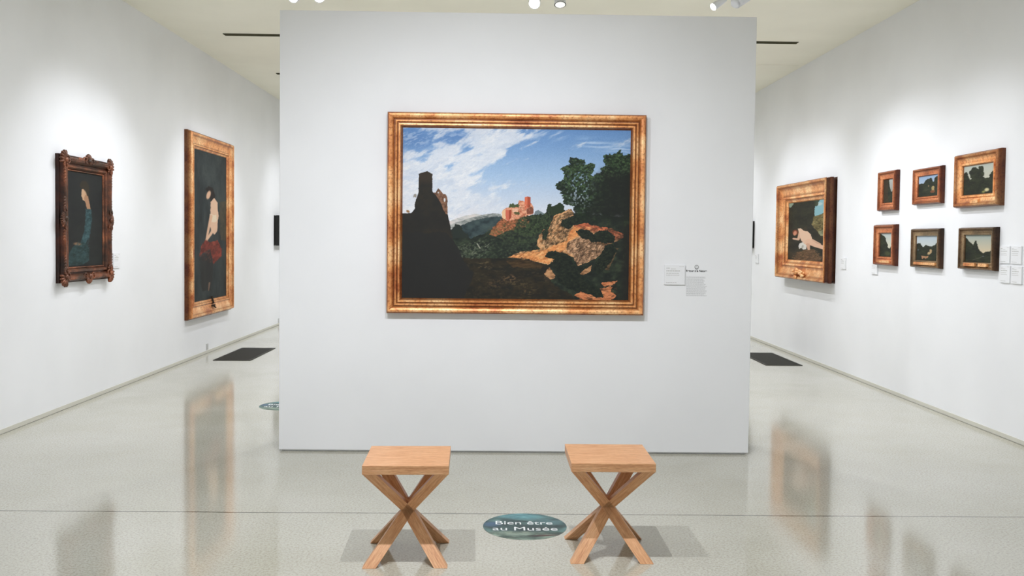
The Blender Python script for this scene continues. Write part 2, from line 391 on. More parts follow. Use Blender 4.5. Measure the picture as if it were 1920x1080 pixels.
# ---- the large landscape ----------------------------------------------------
def P(pts, ox=740, oy=230, s=4.2667): return [(ox+x/s, oy+y/s) for x, y in pts]
def Q(pts): return P(pts, 740, 390)
def landscape():
    p = Painter(754.5, 1184, 239, 561.5, 660, 496)
    X, Y = p.X, p.Y
    f = np.clip((Y-239)/180, 0, 1)[..., None]
    a = np.array((108, 146, 192.)); b = np.array((158, 184, 212.)); c = np.array((218, 216, 218.))
    p.im = np.where(f < .5, a+(b-a)*(f/.5), b+(c-b)*((f-.5)/.5))
    warm = sstep(330, 410, Y)*(1-sstep(800, 950, X)); p.blend(warm*.6, (230, 218, 212))
    p.blend((1-sstep(239, 330, Y))*.3, (88, 128, 180))
    u = (X*.91-Y*.41); v = (X*.41+Y*.91)
    n = fbm(u/40, v/15, 5, 6, .6)
    side = ((X-1010)*-.809+(Y-235)*-.588)/60
    pat = np.exp(-(((X-772)/46)**2+((Y-262)/24)**2))+np.exp(-(((X-856)/40)**2+((Y-258)/17)**2))*.8
    val = np.clip(side, -1, .8)*.5+(n-.5)*2.1-pat*.75+.05
    m = sstep(-.12, .42, val)
    p.blend(m*.95, (208, 213, 220))
    p.blend(sstep(.5, .7, fbm(u/30+3, v/11, 25, 5, .6))*m*.5, (174, 187, 205))
    p.blend(sstep(.5, .72, fbm(u/24+9, v/12, 125, 5, .6))*m*.6, (226, 226, 226))
    p.blend(np.clip(pat, 0, 1)*.5*(1-m*.6), (78, 112, 162))
    p.blend(sstep(.52, .66, fbm(u/14, v/5, 15, 5, .6))*np.clip(pat, 0, 1)*.6, (176, 190, 210))
    p.blend(sstep(.47, .7, fbm(u/30, v/6, 36, 4))*np.exp(-((v-(X*.41+250*.91))/9)**2)*sstep(900, 950, X)*(1-sstep(1040, 1080, X))*.6, (196, 206, 220))
    p.blend(sstep(.45, .7, fbm(X/40, Y/4, 35, 4))*np.exp(-((Y-268-(X-1120)*.16)/9)**2)*sstep(1070, 1110, X)*.75, (180, 200, 222))
    p.im += (fbm(X/1.4, Y/1.1, 61, 2)-.5)[..., None]*14
    p.dabs(m, 900, (2, 7), [(222, 223, 225), (200, 206, 214), (186, 196, 210)], (.2, .4), (-.6, .1), 201, .35)
    # far hills
    p.blend(p.poly(Q([(430, 112), (560, 62), (650, 44), (740, 52), (860, 80), (860, 300), (430, 300)]), 1.0, 6), p.tex([(168, 170, 168), (196, 194, 190), (206, 196, 190)], 12, 3, 7))
    p.blend(p.poly(Q([(440, 140), (580, 86), (700, 54), (800, 37), (850, 42), (880, 100), (880, 320), (440, 320)]), 1.0, 5), p.tex([(96, 102, 100), (140, 144, 140), (176, 176, 170)], 8, 3, 8))
    p.blend(p.poly(Q([(455, 175), (560, 128), (640, 95), (780, 66), (862, 62), (900, 160), (900, 720), (400, 720)]), 1.4, 4), p.tex([(44, 54, 56), (58, 70, 72), (70, 84, 82)], 14, 8, 9))
    p.blend(p.poly(Q([(440, 200), (490, 130), (540, 140), (560, 190), (600, 210), (600, 380), (440, 380)]), 3, 4, 12), (44, 50, 46))
    p.blend(p.poly(P([(1110, 760), (1130, 700), (1155, 690), (1200, 715), (1240, 740), (1240, 800), (1110, 800)])), (112, 124, 128))
    # wooded slope
    p.blend(p.poly(Q([(460, 240), (620, 240), (740, 200), (790, 150), (900, 100), (1060, 60), (1130, 48), (1200, 52), (1230, 0), (1260, 5), (1300, 8), (1340, -12), (1400, 20), (1900, 60), (1900, 760), (430, 760), (430, 220)]), 2.6, 5, 4),
            p.tex([(36, 40, 38), (40, 45, 41), (46, 53, 45), (58, 67, 53)], 11, 8, 10, 5))
    sl = p.poly(Q([(520, 300), (760, 215), (900, 170), (1130, 70), (1250, 30), (1250, 330), (1050, 380), (560, 460)]))
    p.dabs(sl, 1500, (1.2, 3.0), [(38, 43, 40), (46, 54, 45), (58, 70, 54), (40, 47, 41), (72, 80, 62)], (.4, .9), (-.8, .4), 202, .6)
    p.dabs(p.poly(Q([(510, 310), (700, 250), (800, 330), (640, 420), (540, 400)])), 160, (1.2, 2.6), [(96, 106, 86), (116, 122, 104), (74, 84, 66)], (.4, .8), (-.8, .4), 203, .5)
    # castle hill
    p.blend(p.poly(Q([(868, 82), (830, 110), (790, 160), (760, 205), (810, 228), (860, 200), (930, 170), (1050, 150), (1085, 100), (1010, 50), (940, 90)]), 2.5, 5, 14), p.tex([(84, 62, 44), (142, 88, 60), (176, 106, 76), (96, 76, 50)], 6, 5, 11))
    p.blend(p.poly(Q([(862, 32), (868, 14), (900, -8), (990, -40), (1000, -70), (1045, -60), (1100, -45), (1118, -10), (1112, 40), (1050, 62), (1000, 80), (940, 92), (905, 96), (866, 74)]), .8, 3, 16), p.tex([(168, 100, 76), (204, 134, 104), (222, 168, 136), (186, 110, 84)], 5, 4, 17))
    p.blend(p.poly(Q([(862, 32), (868, 14), (895, 8), (893, 88), (866, 72)])), (222, 182, 142))
    p.blend(p.poly(Q([(893, 10), (920, 12), (920, 95), (905, 95), (893, 60)])), (196, 104, 84))
    p.blend(p.poly(Q([(920, 10), (938, 8), (938, 70), (920, 96)])), (150, 72, 54))
    p.blend(p.poly(Q([(950, 0), (990, -2), (990, 22), (952, 25)]), .6, 3), (218, 176, 150))
    p.blend(p.poly(Q([(958, 30), (1000, 20), (1005, 44), (965, 50)]), 1.6, 3), (78, 84, 54))
    p.blend(p.poly(Q([(1060, 0), (1095, -20), (1116, 0), (1118, 34), (1065, 44)]), 1, 4), (124, 76, 60))
    p.blend(p.poly(Q([(920, -10), (925, -36), (950, -42), (965, -30), (1000, -42), (1000, -12)]), 2.2, 3, 19), (74, 86, 58))
    p.blend(p.poly(P([(1045, 588), (1068, 582), (1068, 668), (1044, 700)])), (208, 112, 84))
    p.blend(p.poly(P([(1068, 582), (1091, 588), (1091, 664), (1066, 676)])), (164, 80, 60))
    p.blend(p.poly(Q([(985, 95), (1040, 58), (1120, 45), (1190, 40), (1250, 20), (1260, 160), (1100, 210), (960, 180)]), 3, 5, 21), p.tex([(38, 44, 38), (50, 60, 46), (66, 78, 54)], 5, 4, 22))
    p.blend(p.poly(Q([(1225, 30), (1235, -40), (1255, -45), (1270, -20), (1330, -55), (1360, -40), (1370, 40), (1300, 60)]), 4, 5, 23), (48, 58, 44))
    p.dabs(p.poly(Q([(868, 90), (780, 190), (860, 200), (1050, 145), (1085, 100), (1010, 60), (940, 95)])), 260, (1, 2.4), [(70, 58, 42), (176, 104, 72), (120, 76, 54), (84, 84, 56), (196, 128, 92)], (.4, .9), (-.8, .3), 204, .7)
    p.dabs(p.poly(Q([(940, 5), (1040, -50), (1110, -20), (1050, 60), (950, 80)])), 90, (.7, 1.6), [(120, 70, 56), (226, 168, 138), (196, 112, 86), (70, 72, 50)], (.4, .9), (-1, 1), 205, .7)
    p.dabs(p.poly(Q([(985, 95), (1040, 58), (1190, 40), (1250, 20), (1260, 160), (1100, 210), (960, 180)])), 420, (1.1, 2.4), [(36, 42, 36), (58, 70, 50), (74, 88, 60)], (.4, .9), (-.8, .8), 206, .7)
    # rocks
    R1 = Q([(1262, 100), (1290, 50), (1340, 30), (1390, 0), (1425, 0), (1440, 50), (1380, 110), (1400, 140), (1480, 110), (1520, 95), (1600, 145), (1750, 150), (1850, 205), (1800, 250), (1700, 290), (1690, 340), (1600, 405), (1480, 455), (1440, 385), (1350, 355), (1290, 420), (1240, 445), (1180, 432), (1060, 398), (910, 392), (1030, 340), (1100, 338), (1180, 330), (1148, 290), (1165, 210), (1200, 165), (1240, 170)])
    m = p.poly(R1, 1.8, 5, 24)
    p.blend(m, p.tex([(86, 64, 44), (150, 106, 72), (196, 148, 104), (222, 172, 124), (120, 88, 60)], 10, 5, 25, 5, -.5))
    sun = p.poly(Q([(920, 388), (1060, 350), (1180, 345), (1260, 300), (1390, 250), (1400, 200), (1450, 130), (1530, 110), (1600, 150), (1500, 200), (1400, 260), (1380, 320), (1300, 370), (1240, 440), (1150, 420)]), 2.2, 5, 26)
    p.blend(sun*m, p.tex([(196, 118, 70), (222, 150, 92), (236, 176, 116)], 9, 4, 27, 4, -.4))
    p.blend(p.poly(Q([(1440, 140), (1470, 100), (1520, 92), (1590, 130), (1700, 140), (1840, 190), (1850, 215), (1780, 240), (1660, 170), (1560, 170)]), 2, 5, 28), p.tex([(132, 72, 54), (196, 108, 76), (220, 128, 88)], 8, 4, 29))
    p.blend(p.poly(Q([(1400, 260), (1500, 215), (1560, 250), (1690, 285), (1690, 340), (1600, 400), (1480, 450), (1440, 380), (1380, 330)]), 2, 5, 30), p.tex([(84, 68, 52), (140, 108, 82), (188, 146, 112), (206, 166, 130)], 5, 2.6, 31, 4, -.6))
    p.blend(p.stroke(Q([(1590, 262), (1545, 310), (1530, 350), (1470, 440)]), .9)*.8, (60, 44, 36))
    for pg, cc in [(Q([(1450, 692), (1520, 658), (1600, 690), (1640, 655), (1760, 622), (1750, 660), (1795, 690), (1740, 742), (1560, 742), (1500, 715)]), 0),
                   (Q([(1670, 590), (1800, 570), (1780, 598), (1690, 614)]), 0), (Q([(1640, 650), (1750, 610), (1740, 640), (1680, 665)]), 0),
                   (Q([(1205, 520), (1250, 468), (1300, 530), (1290, 552), (1215, 588)]), 1), (Q([(1480, 518), (1540, 480), (1590, 448), (1582, 500), (1530, 525)]), 1),
                   (Q([(1735, 310), (1805, 310), (1765, 400), (1722, 492), (1700, 480)]), 2)]:
        tx = [[(150, 92, 60), (198, 124, 84), (214, 142, 96)], [(110, 80, 56), (172, 128, 92), (190, 146, 104)], [(62, 52, 40), (92, 76, 56), (110, 92, 68)]][cc]
        p.blend(p.poly(pg, 2, 5, 33), p.tex(tx, 8, 3, 34))
    p.blend(m*sstep(.48, .66, fbm(X/13, Y/7, 91, 4, .6))*(1-sun*.75)*.7, (62, 50, 40))
    p.blend(m*sstep(1130, 1178, X)*.75, (58, 44, 38))
    rk = p.poly(Q([(1180, 330), (1165, 210), (1240, 170), (1270, 90), (1400, 10), (1435, 40), (1400, 200), (1390, 250), (1260, 300)]))
    p.dabs(rk, 380, (1.2, 3.6), [(84, 68, 48), (60, 52, 40), (176, 136, 98), (134, 104, 74), (206, 166, 124)], (.3, .6), (-1.2, -.4), 207, .75)
    rk = p.poly(Q([(1400, 260), (1500, 220), (1690, 285), (1690, 340), (1600, 400), (1480, 450), (1440, 380)]))
    p.dabs(rk, 480, (1.0, 3.4), [(70, 58, 48), (206, 168, 134), (150, 116, 90), (112, 88, 68), (96, 74, 56)], (.25, .6), (-1.1, -.3), 208, .8)
    rk = p.poly(Q([(920, 388), (1060, 350), (1260, 300), (1390, 250), (1450, 130), (1600, 150), (1400, 260), (1380, 320), (1240, 440)]))
    p.dabs(rk, 420, (1.4, 4.5), [(176, 108, 66), (226, 160, 102), (206, 136, 84), (238, 184, 126), (150, 96, 62)], (.2, .5), (-.9, .1), 209, .6)
    p.dabs(p.poly(Q([(1450, 720), (1650, 640), (1800, 570), (1790, 700), (1560, 742)])), 90, (1.4, 5), [(120, 78, 56), (220, 152, 106), (60, 46, 38)], (.2, .4), (-.5, .1), 210, .6)
    p.dabs(p.poly(Q([(1440, 140), (1590, 120), (1860, 200), (1780, 240), (1560, 170)])), 130, (1.4, 4), [(110, 64, 50), (224, 140, 100), (150, 84, 62), (84, 60, 48)], (.25, .5), (-.3, .6), 211, .6)
    # dark foreground with earthy lights
    p.blend(p.poly(Q([(480, 400), (900, 400), (1060, 404), (1180, 440), (1250, 460), (1210, 520), (1300, 620), (1440, 690), (1480, 760), (430, 760)]), 3, 6, 36)*.9, p.tex([(40, 39, 37), (43, 41, 37), (50, 45, 37), (56, 50, 40)], 16, 6, 37, 5))
    p.dabs(p.poly(Q([(560, 420), (1200, 470), (1300, 640), (1400, 740), (560, 740)])), 420, (1.5, 5), [(46, 44, 38), (60, 54, 42), (38, 38, 35), (76, 66, 50)], (.25, .6), (-.5, .5), 214, .45)
    p.blend(p.poly(Q([(900, 420), (1060, 410), (1200, 450), (1180, 480), (950, 470)]), 2, 6, 38)*.8, p.tex([(52, 44, 34), (92, 70, 48)], 12, 3, 39))
    for k, (cx, cyy, rx, ry) in enumerate([(725, 455, 60, 30), (940, 560, 70, 28), (830, 600, 70, 26), (1000, 600, 90, 30), (1080, 660, 60, 40), (790, 640, 60, 24), (650, 350, 80, 26), (560, 320, 40, 34), (850, 190, 90, 40), (1000, 240, 120, 50)]):
        x_, y_ = Q([(cx, cyy)])[0]
        mm = p.ell(x_, y_, rx/4.27, ry/4.27, 0, .7)*sstep(.5, .68, fbm(X/4, Y/2.4, 40+k, 4, .6))
        p.blend(mm*.7, [(118, 100, 70), (128, 98, 70), (104, 80, 60), (92, 78, 56), (96, 78, 54), (80, 68, 50), (110, 116, 96), (96, 104, 82), (90, 92, 60), (70, 82, 56)][k])
    p.blend(p.stroke(Q([(668, 285), (690, 320)]), .9)*.8, (176, 176, 156))
    p.blend(p.stroke(Q([(730, 310), (765, 285)]), .5)*.6, (150, 150, 130))
    # bushes over the rocks
    for pg, sd in [([(1215, 380), (1240, 345), (1290, 335), (1340, 345), (1400, 360), (1450, 420), (1480, 462), (1560, 450), (1500, 520), (1600, 600), (1660, 640), (1690, 705), (1640, 712), (1590, 690), (1500, 660), (1400, 640), (1320, 580), (1300, 480), (1256, 440), (1290, 405), (1230, 392)], 45),
                   ([(1465, 178), (1500, 160), (1560, 165), (1600, 200), (1650, 168), (1720, 170), (1775, 210), (1765, 262), (1700, 275), (1640, 258), (1590, 262), (1560, 240), (1510, 235)], 46),
                   ([(1330, 130), (1350, 90), (1420, 60), (1480, 40), (1560, 100), (1440, 130), (1400, 160)], 47),
                   ([(1190, 190), (1215, 160), (1235, 175), (1215, 250), (1190, 240)], 48),
                   ([(1700, 290), (1760, 270), (1790, 330), (1740, 420), (1700, 480), (1640, 520), (1600, 470), (1640, 400)], 49)]:
        bm_ = p.poly(Q(pg), 2.0, 3.2, sd)
        p.blend(bm_, p.tex([(32, 36, 34), (38, 43, 38), (46, 52, 42)], 4, 3, sd+20))
        er = p.poly(Q(pg))-np.roll(np.roll(p.poly(Q(pg)), 5, 0), -3, 1)
        p.dabs((er > .5).astype(float), 130, (1.0, 2.4), [(36, 42, 38), (42, 50, 42)], (.5, .9), (-1.2, 1.2), sd+30, 1.0, .25)
        p.dabs(bm_, 60, (.9, 2.0), [(60, 70, 50), (50, 60, 46)], (.4, .8), (-1, 1), sd+31, .6)
    # right-hand trees
    crown = [(1300, 485), (1350, 450), (1375, 420), (1335, 350), (1400, 335), (1405, 275), (1440, 268), (1510, 285), (1525, 325), (1600, 315), (1590, 370), (1565, 400), (1600, 420), (1620, 395), (1660, 392), (1655, 350), (1700, 330), (1675, 290), (1690, 240), (1750, 245), (1800, 212), (1830, 255), (1900, 230), (1910, 1200), (1700, 810), (1480, 815), (1440, 650), (1365, 640), (1360, 580), (1330, 535), (1300, 515)]
    m = p.poly([(x+1.2, y+1.0) for x, y in P(crown)], 2.0, 3.0, 51, 2)
    q = Painter(754.5, 1184, 239, 561.5, 660, 496, (0, 0, 0))
    ins = p.poly(P(crown)); er = ins-np.roll(np.roll(ins, 7, 0), 7, 1)*ins; er = np.maximum(er, ins-np.roll(np.roll(ins, 5, 0), -5, 1)*ins)
    q.dabs((er > .5)*(Y < 412), 620, (1.8, 4.4), [(1, 1, 1)], (.3, .55), (-1.0, 1.0), 212, 1.7, .12)
    m = np.maximum(m, np.clip(q.im[..., 0]*1.3, 0, 1))
    edge = np.exp(-((X-1090)**2/1600.+(Y-325)**2/900.))+np.exp(-((X-1160)**2/900.+(Y-300)**2/700.))
    hol = sstep(.60, .68, fbm(X/3.2, Y/3.2, 53, 2))*np.clip(np.exp(-((X-1088)**2/500.+(Y-345)**2/1400.)), 0, 1)
    m = m*(1-hol*.9)*(1-sstep(402, 412, Y)*(1-sstep(1085, 1100, X)))
    low = sstep(430, 400, Y) if False else 1-sstep(396, 416, Y+(fbm(X/8, Y/8, 77)-.5)*26)
    low = np.where(X > 1172, 1-sstep(540, 560, Y), low)
    p.blend(m*low, p.tex([(34, 40, 36), (36, 44, 36), (42, 52, 40), (58, 76, 52)], 6, 4, 54, 4))
    p.dabs((m*low > .5)*(edge > .35), 900, (1.2, 2.8), [(70, 94, 60), (54, 74, 52), (40, 50, 40), (84, 106, 70)], (.4, .7), (-.9, .6), 213, .7, .3)
    dk = sstep(1090, 1150, X+(fbm(X/10, Y/10, 78)-.5)*60)*sstep(300, 340, Y)*(1-sstep(398, 420, Y))
    p.blend(dk*.85, (38, 40, 38))
    # left ruined tower in silhouette
    p.blend(p.poly(P([(330, 560), (350, 525), (375, 548), (392, 568), (412, 572), (426, 604), (427, 730), (440, 790), (300, 790), (300, 560)]), .9, 3, 56), p.tex([(84, 62, 50), (120, 88, 70), (144, 108, 84)], 4, 4, 57))
    p.blend(p.ell(*P([(403, 618)])[0], 1.6, 3.6), (206, 206, 206))
    p.blend(p.ell(*P([(352, 560)])[0], 1.2, 1.6), (190, 190, 190))
    sil = p.poly(P([(40, 728), (110, 728), (140, 724), (165, 690), (163, 655), (182, 592), (193, 560), (195, 412), (212, 402), (232, 400), (260, 388), (285, 401), (303, 410), (305, 552), (335, 585), (372, 640), (390, 690), (415, 730), (428, 735), (440, 780), (470, 920), (484, 975), (540, 1080), (560, 1420), (40, 1420)]), .7, 3, 58)
    p.blend(sil, p.tex([(43, 42, 40), (45, 44, 41), (50, 47, 41)], 20, 20, 59))
    p.blend(sil*(1-sstep(335, 350, Y))*.5, (70, 58, 46))
    p.blend(p.poly(Q([(430, 200), (520, 330), (560, 420), (640, 520), (560, 760), (30, 760), (30, 200)]), 4, 12, 60)*.9, (43, 43, 42))
    p.blend(p.poly(P([(95, 722), (100, 700), (115, 704), (128, 712), (125, 724)]), 1.2, 2), (150, 116, 80))
    p.blend(p.poly(P([(150, 600), (155, 575), (175, 572), (180, 600)]), 1.8, 2)*.7, (120, 110, 92))
    # dark right and bottom edge
    p.blend(sstep(1160, 1180, X)*sstep(395, 430, Y)*.85, (42, 41, 39))
    return p.im

prof_main = [(0, 0), (0, .046), (.004, .058), (.009, .062), (.013, .070), (.024, .072), (.036, .066), (.044, .055), (.048, .049), (.053, .049), (.056, .057), (.063, .059), (.068, .053), (.071, .046), (.075, .046), (.078, .054), (.086, .055), (.092, .047), (.096, .036), (.104, .026)]
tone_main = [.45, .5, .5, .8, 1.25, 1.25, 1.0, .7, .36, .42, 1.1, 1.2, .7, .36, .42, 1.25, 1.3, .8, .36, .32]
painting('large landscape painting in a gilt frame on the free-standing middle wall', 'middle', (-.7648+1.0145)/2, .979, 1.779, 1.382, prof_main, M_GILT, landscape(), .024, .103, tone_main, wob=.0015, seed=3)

# ---- left wall ----------------------------------------------------
def woman_teal():
    p = Painter(0, 240, 0, 680, 150, 400, (47, 48, 47))
    p.blend(np.ones(p.X.shape), p.tex([(44, 45, 45), (50, 52, 50)], 90, 90, 2))
    p.blend(p.poly([(86, 100), (100, 64), (130, 60), (146, 84), (150, 150), (146, 200), (126, 200), (120, 140), (104, 118)], 5, 20), (60, 54, 46))
    p.blend(p.ell(116, 160, 17, 36, -.15, .25), (196, 160, 128))
    p.blend(p.poly([(100, 122), (112, 118), (122, 150), (120, 205), (106, 198), (103, 180), (97, 172), (101, 155)], 1, 8), (204, 166, 132))
    p.blend(p.poly([(114, 186), (124, 160), (142, 168), (160, 262), (136, 268), (126, 222)], 2, 8), (172, 132, 102))
    p.blend(p.poly([(126, 262), (164, 262), (168, 330), (160, 400), (150, 470), (112, 528), (92, 500), (112, 440), (124, 360)], 4, 14), p.tex([(44, 62, 64), (62, 88, 92), (78, 106, 108)], 20, 14, 5))
    p.blend(p.poly([(56, 520), (96, 500), (130, 510), (150, 560), (148, 640), (110, 666), (14, 668), (12, 610), (30, 560)], 6, 22)*.85, p.tex([(42, 56, 54), (54, 76, 76), (66, 90, 88)], 24, 16, 6))
    p.blend(p.ell(72, 516, 24, 10, .1, .5), (138, 110, 86))
    p.dabs(p.poly([(126, 262), (164, 262), (168, 330), (150, 470), (148, 640), (14, 668), (30, 560), (112, 440)]), 500, (3, 9), [(48, 66, 68), (70, 98, 102), (40, 48, 48)], (.3, .6), (-1.4, -.6), 5, .45)
    p.blur(2)
    return p.im
def woman_red():
    p = Painter(0, 160, 0, 790, 160, 460, (48, 52, 52))
    p.blend(np.ones(p.X.shape), p.tex([(40, 44, 44), (50, 56, 56), (62, 68, 66)], 18, 120, 2))
    p.blend(p.poly([(126, 260), (160, 250), (160, 480), (128, 470)], 6, 30)*.7, p.tex([(60, 56, 46), (96, 84, 62)], 12, 30, 3))
    p.blend(p.poly([(58, 200), (72, 180), (92, 186), (104, 230), (98, 330), (84, 320), (80, 250)], 3, 14), (38, 34, 32))
    p.blend(p.ell(72, 228, 9, 24, .25, .25), (208, 168, 138))
    p.blend(p.poly([(82, 262), (100, 240), (114, 262), (120, 340), (112, 420), (100, 440), (84, 420), (76, 380), (80, 320)], 3, 14), (214, 178, 150))
    p.blend(p.poly([(78, 330), (110, 332), (112, 370), (78, 372)], 3, 10), (222, 204, 176))
    p.blend(p.stroke([(84, 340), (70, 420), (60, 480)], 7, 4), (212, 172, 142))
    p.blend(p.stroke([(102, 400), (80, 440), (62, 470)], 8, 5), (218, 180, 150))
    p.blend(p.stroke([(62, 470), (66, 505)], 5, 3), (204, 160, 130))
    p.blend(p.poly([(36, 500), (56, 470), (80, 480), (118, 470), (136, 520), (134, 560), (96, 600), (80, 520), (40, 540), (28, 560)], 5, 18), p.tex([(84, 40, 34), (126, 56, 46), (150, 74, 58)], 16, 18, 4))
    p.blend(p.poly([(30, 560), (80, 520), (96, 610), (84, 740), (40, 740)], 5, 20)*.7, (44, 42, 40))
    p.blend(p.stroke([(76, 700), (72, 740)], 4, 2, .5), (130, 104, 88))
    p.dabs(p.poly([(40, 500), (80, 480), (136, 520), (134, 560), (96, 600), (28, 560)]), 160, (3, 9), [(84, 40, 34), (150, 70, 56), (60, 40, 36)], (.3, .5), (-1.5, -.9), 6, .5)
    p.dabs(p.poly([(0, 0), (160, 0), (160, 165), (0, 165)]), 200, (4, 16), [(40, 46, 46), (62, 70, 68), (50, 56, 56)], (.2, .4), (1.3, 1.8), 7, .4)
    p.blur(2)
    return p.im
# ornate dark frame
prof_orn = [(0, 0), (0, .03), (.012, .034), (.016, .062), (.03, .074), (.05, .072), (.064, .056), (.074, .044), (.082, .044), (.088, .056), (.104, .058), (.114, .046), (.118, .036), (.121, .034), (.124, .040), (.128, .04), (.132, .026)]
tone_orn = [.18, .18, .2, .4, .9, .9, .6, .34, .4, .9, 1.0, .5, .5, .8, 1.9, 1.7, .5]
OW, OH = .965, 1.085
orn = painting('dark portrait of a seated woman in teal, in an ornate carved frame', 'left', 8.117, 1.085, OW, OH, prof_orn, M_GILT_DARK, woman_teal(), .026, .131, tone_orn, wob=.006, seed=5)
def ornament(name, cx, cz, size, parent, kind, seed, ax=(1, 1)):
    """carved gesso ornament: a fan of lobes around curled scrolls"""
    rs = random.Random(seed); bm = bmesh.new()
    def lobe(x, y, z, rx, ry, rz, ang=0):
        m = Matrix.Translation((x, y, z)) @ Matrix.Rotation(ang, 4, 'Y') @ Matrix.Diagonal((rx, ry, rz, 1))
        bmesh.ops.create_icosphere(bm, subdivisions=2, radius=1.0, matrix=m)
    def scroll(x, z, r, hand):
        pts = []
        for k in range(22):
            a = k*.42; rr_ = r*(1-k/25.0); pts.append((x+hand*rr_*math.cos(a), -.062-.0009*k, z+rr_*math.sin(a)))
        for k, (a, b) in enumerate(zip(pts, pts[1:])):
            cyl(bm, a, b, r*.24*(1-k/34), r*.24*(1-(k+1)/34), 8)
    if kind == 'corner':
        sx, sz = ax
        scroll(cx-sx*size*.25, cz+sz*size*.02, size*.30, sx); scroll(cx+sx*size*.02, cz-sz*size*.3, size*.28, -sx)
        for k in range(6):
            a = math.radians(-12+k*23)
            lobe(cx+sx*size*.34*math.cos(a), -.06, cz+sz*size*.34*math.sin(a), size*.24, .018, size*.085, -math.atan2(sz*math.sin(a), sx*math.cos(a)))
        lobe(cx, -.068, cz, size*.18, .022, size*.18)
        for k in range(5):
            lobe(cx-sx*size*(.5+.17*k), -.064, cz+sz*size*.12, size*.11, .013, size*(.09-.01*k), .4*sx)
            lobe(cx+sx*size*.12, -.064, cz-sz*size*(.5+.17*k), size*(.09-.01*k), .013, size*.11, .4)
    else:
        sx, sz = ax   # outward direction of this side
        for k in range(7):
            q = k-3; a = q*.33
            ox, oz = (math.cos(a), math.sin(a)) if sx else (math.sin(a), math.cos(a))
            if sx: ox *= sx
            else: oz *= sz
            lobe(cx+ox*size*.22, -.062, cz+oz*size*.22, size*.2, .016, size*.07, -math.atan2(oz, ox))
        lobe(cx, -.07, cz, size*.17, .022, size*.17)
        for hs in (-1, 1):
            if sx: scroll(cx, cz+hs*size*.42, size*.22, hs)
            else: scroll(cx+hs*size*.42, cz, size*.22, hs)
            for k in range(4):
                d = size*(.62+.15*k)*hs
                if sx: lobe(cx+sx*size*.06, -.062, cz+d, size*.07, .012, size*.1, .5*hs)
                else: lobe(cx+d, -.062, cz+sz*size*.06, size*.1, .012, size*.07, .5*hs)
    o = bobj(name, bm, M_GILT_DARK, parent, True); set_tone(o, 1.0)
    return o
for sx in (-1, 1):
    for sz in (-1, 1):
        ornament('corner_ornament', sx*(OW/2-.045), OH/2+sz*(OH/2-.05), .15, orn, 'corner', 3, (sx, sz))
for cx_, cz_, ax_ in [(0, OH-.03, (0, 1)), (0, .04, (0, -1)), (OW/2-.035, OH/2, (1, 0)), (-OW/2+.035, OH/2, (-1, 0))]:
    ornament('side_ornament', cx_, cz_, .165, orn, 'side', 5, ax_)

prof_tall = [(0, 0), (0, .04), (.012, .045), (.016, .075), (.03, .088), (.045, .09), (.056, .078), (.066, .07), (.1, .062), (.135, .056), (.148, .052), (.152, .062), (.165, .063), (.172, .052), (.18, .045), (.19, .04), (.20, .03)]
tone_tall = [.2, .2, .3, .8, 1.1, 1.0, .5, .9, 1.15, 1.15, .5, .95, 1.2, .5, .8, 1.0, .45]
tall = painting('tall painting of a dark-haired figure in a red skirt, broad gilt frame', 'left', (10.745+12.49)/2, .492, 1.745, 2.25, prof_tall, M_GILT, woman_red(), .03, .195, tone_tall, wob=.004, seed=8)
bm = bmesh.new(); cyl(bm, (0, -.05, .235), (0, -.07, .14), .012, .016, 10); box(bm, -.055, .055, -.08, -.06, .105, .13, bev=.006); cyl(bm, (-.05, -.085, .12), (.05, -.085, .085), .011, .008, 10)
bobj('bottom_ornament', bm, M_BACK, tall)

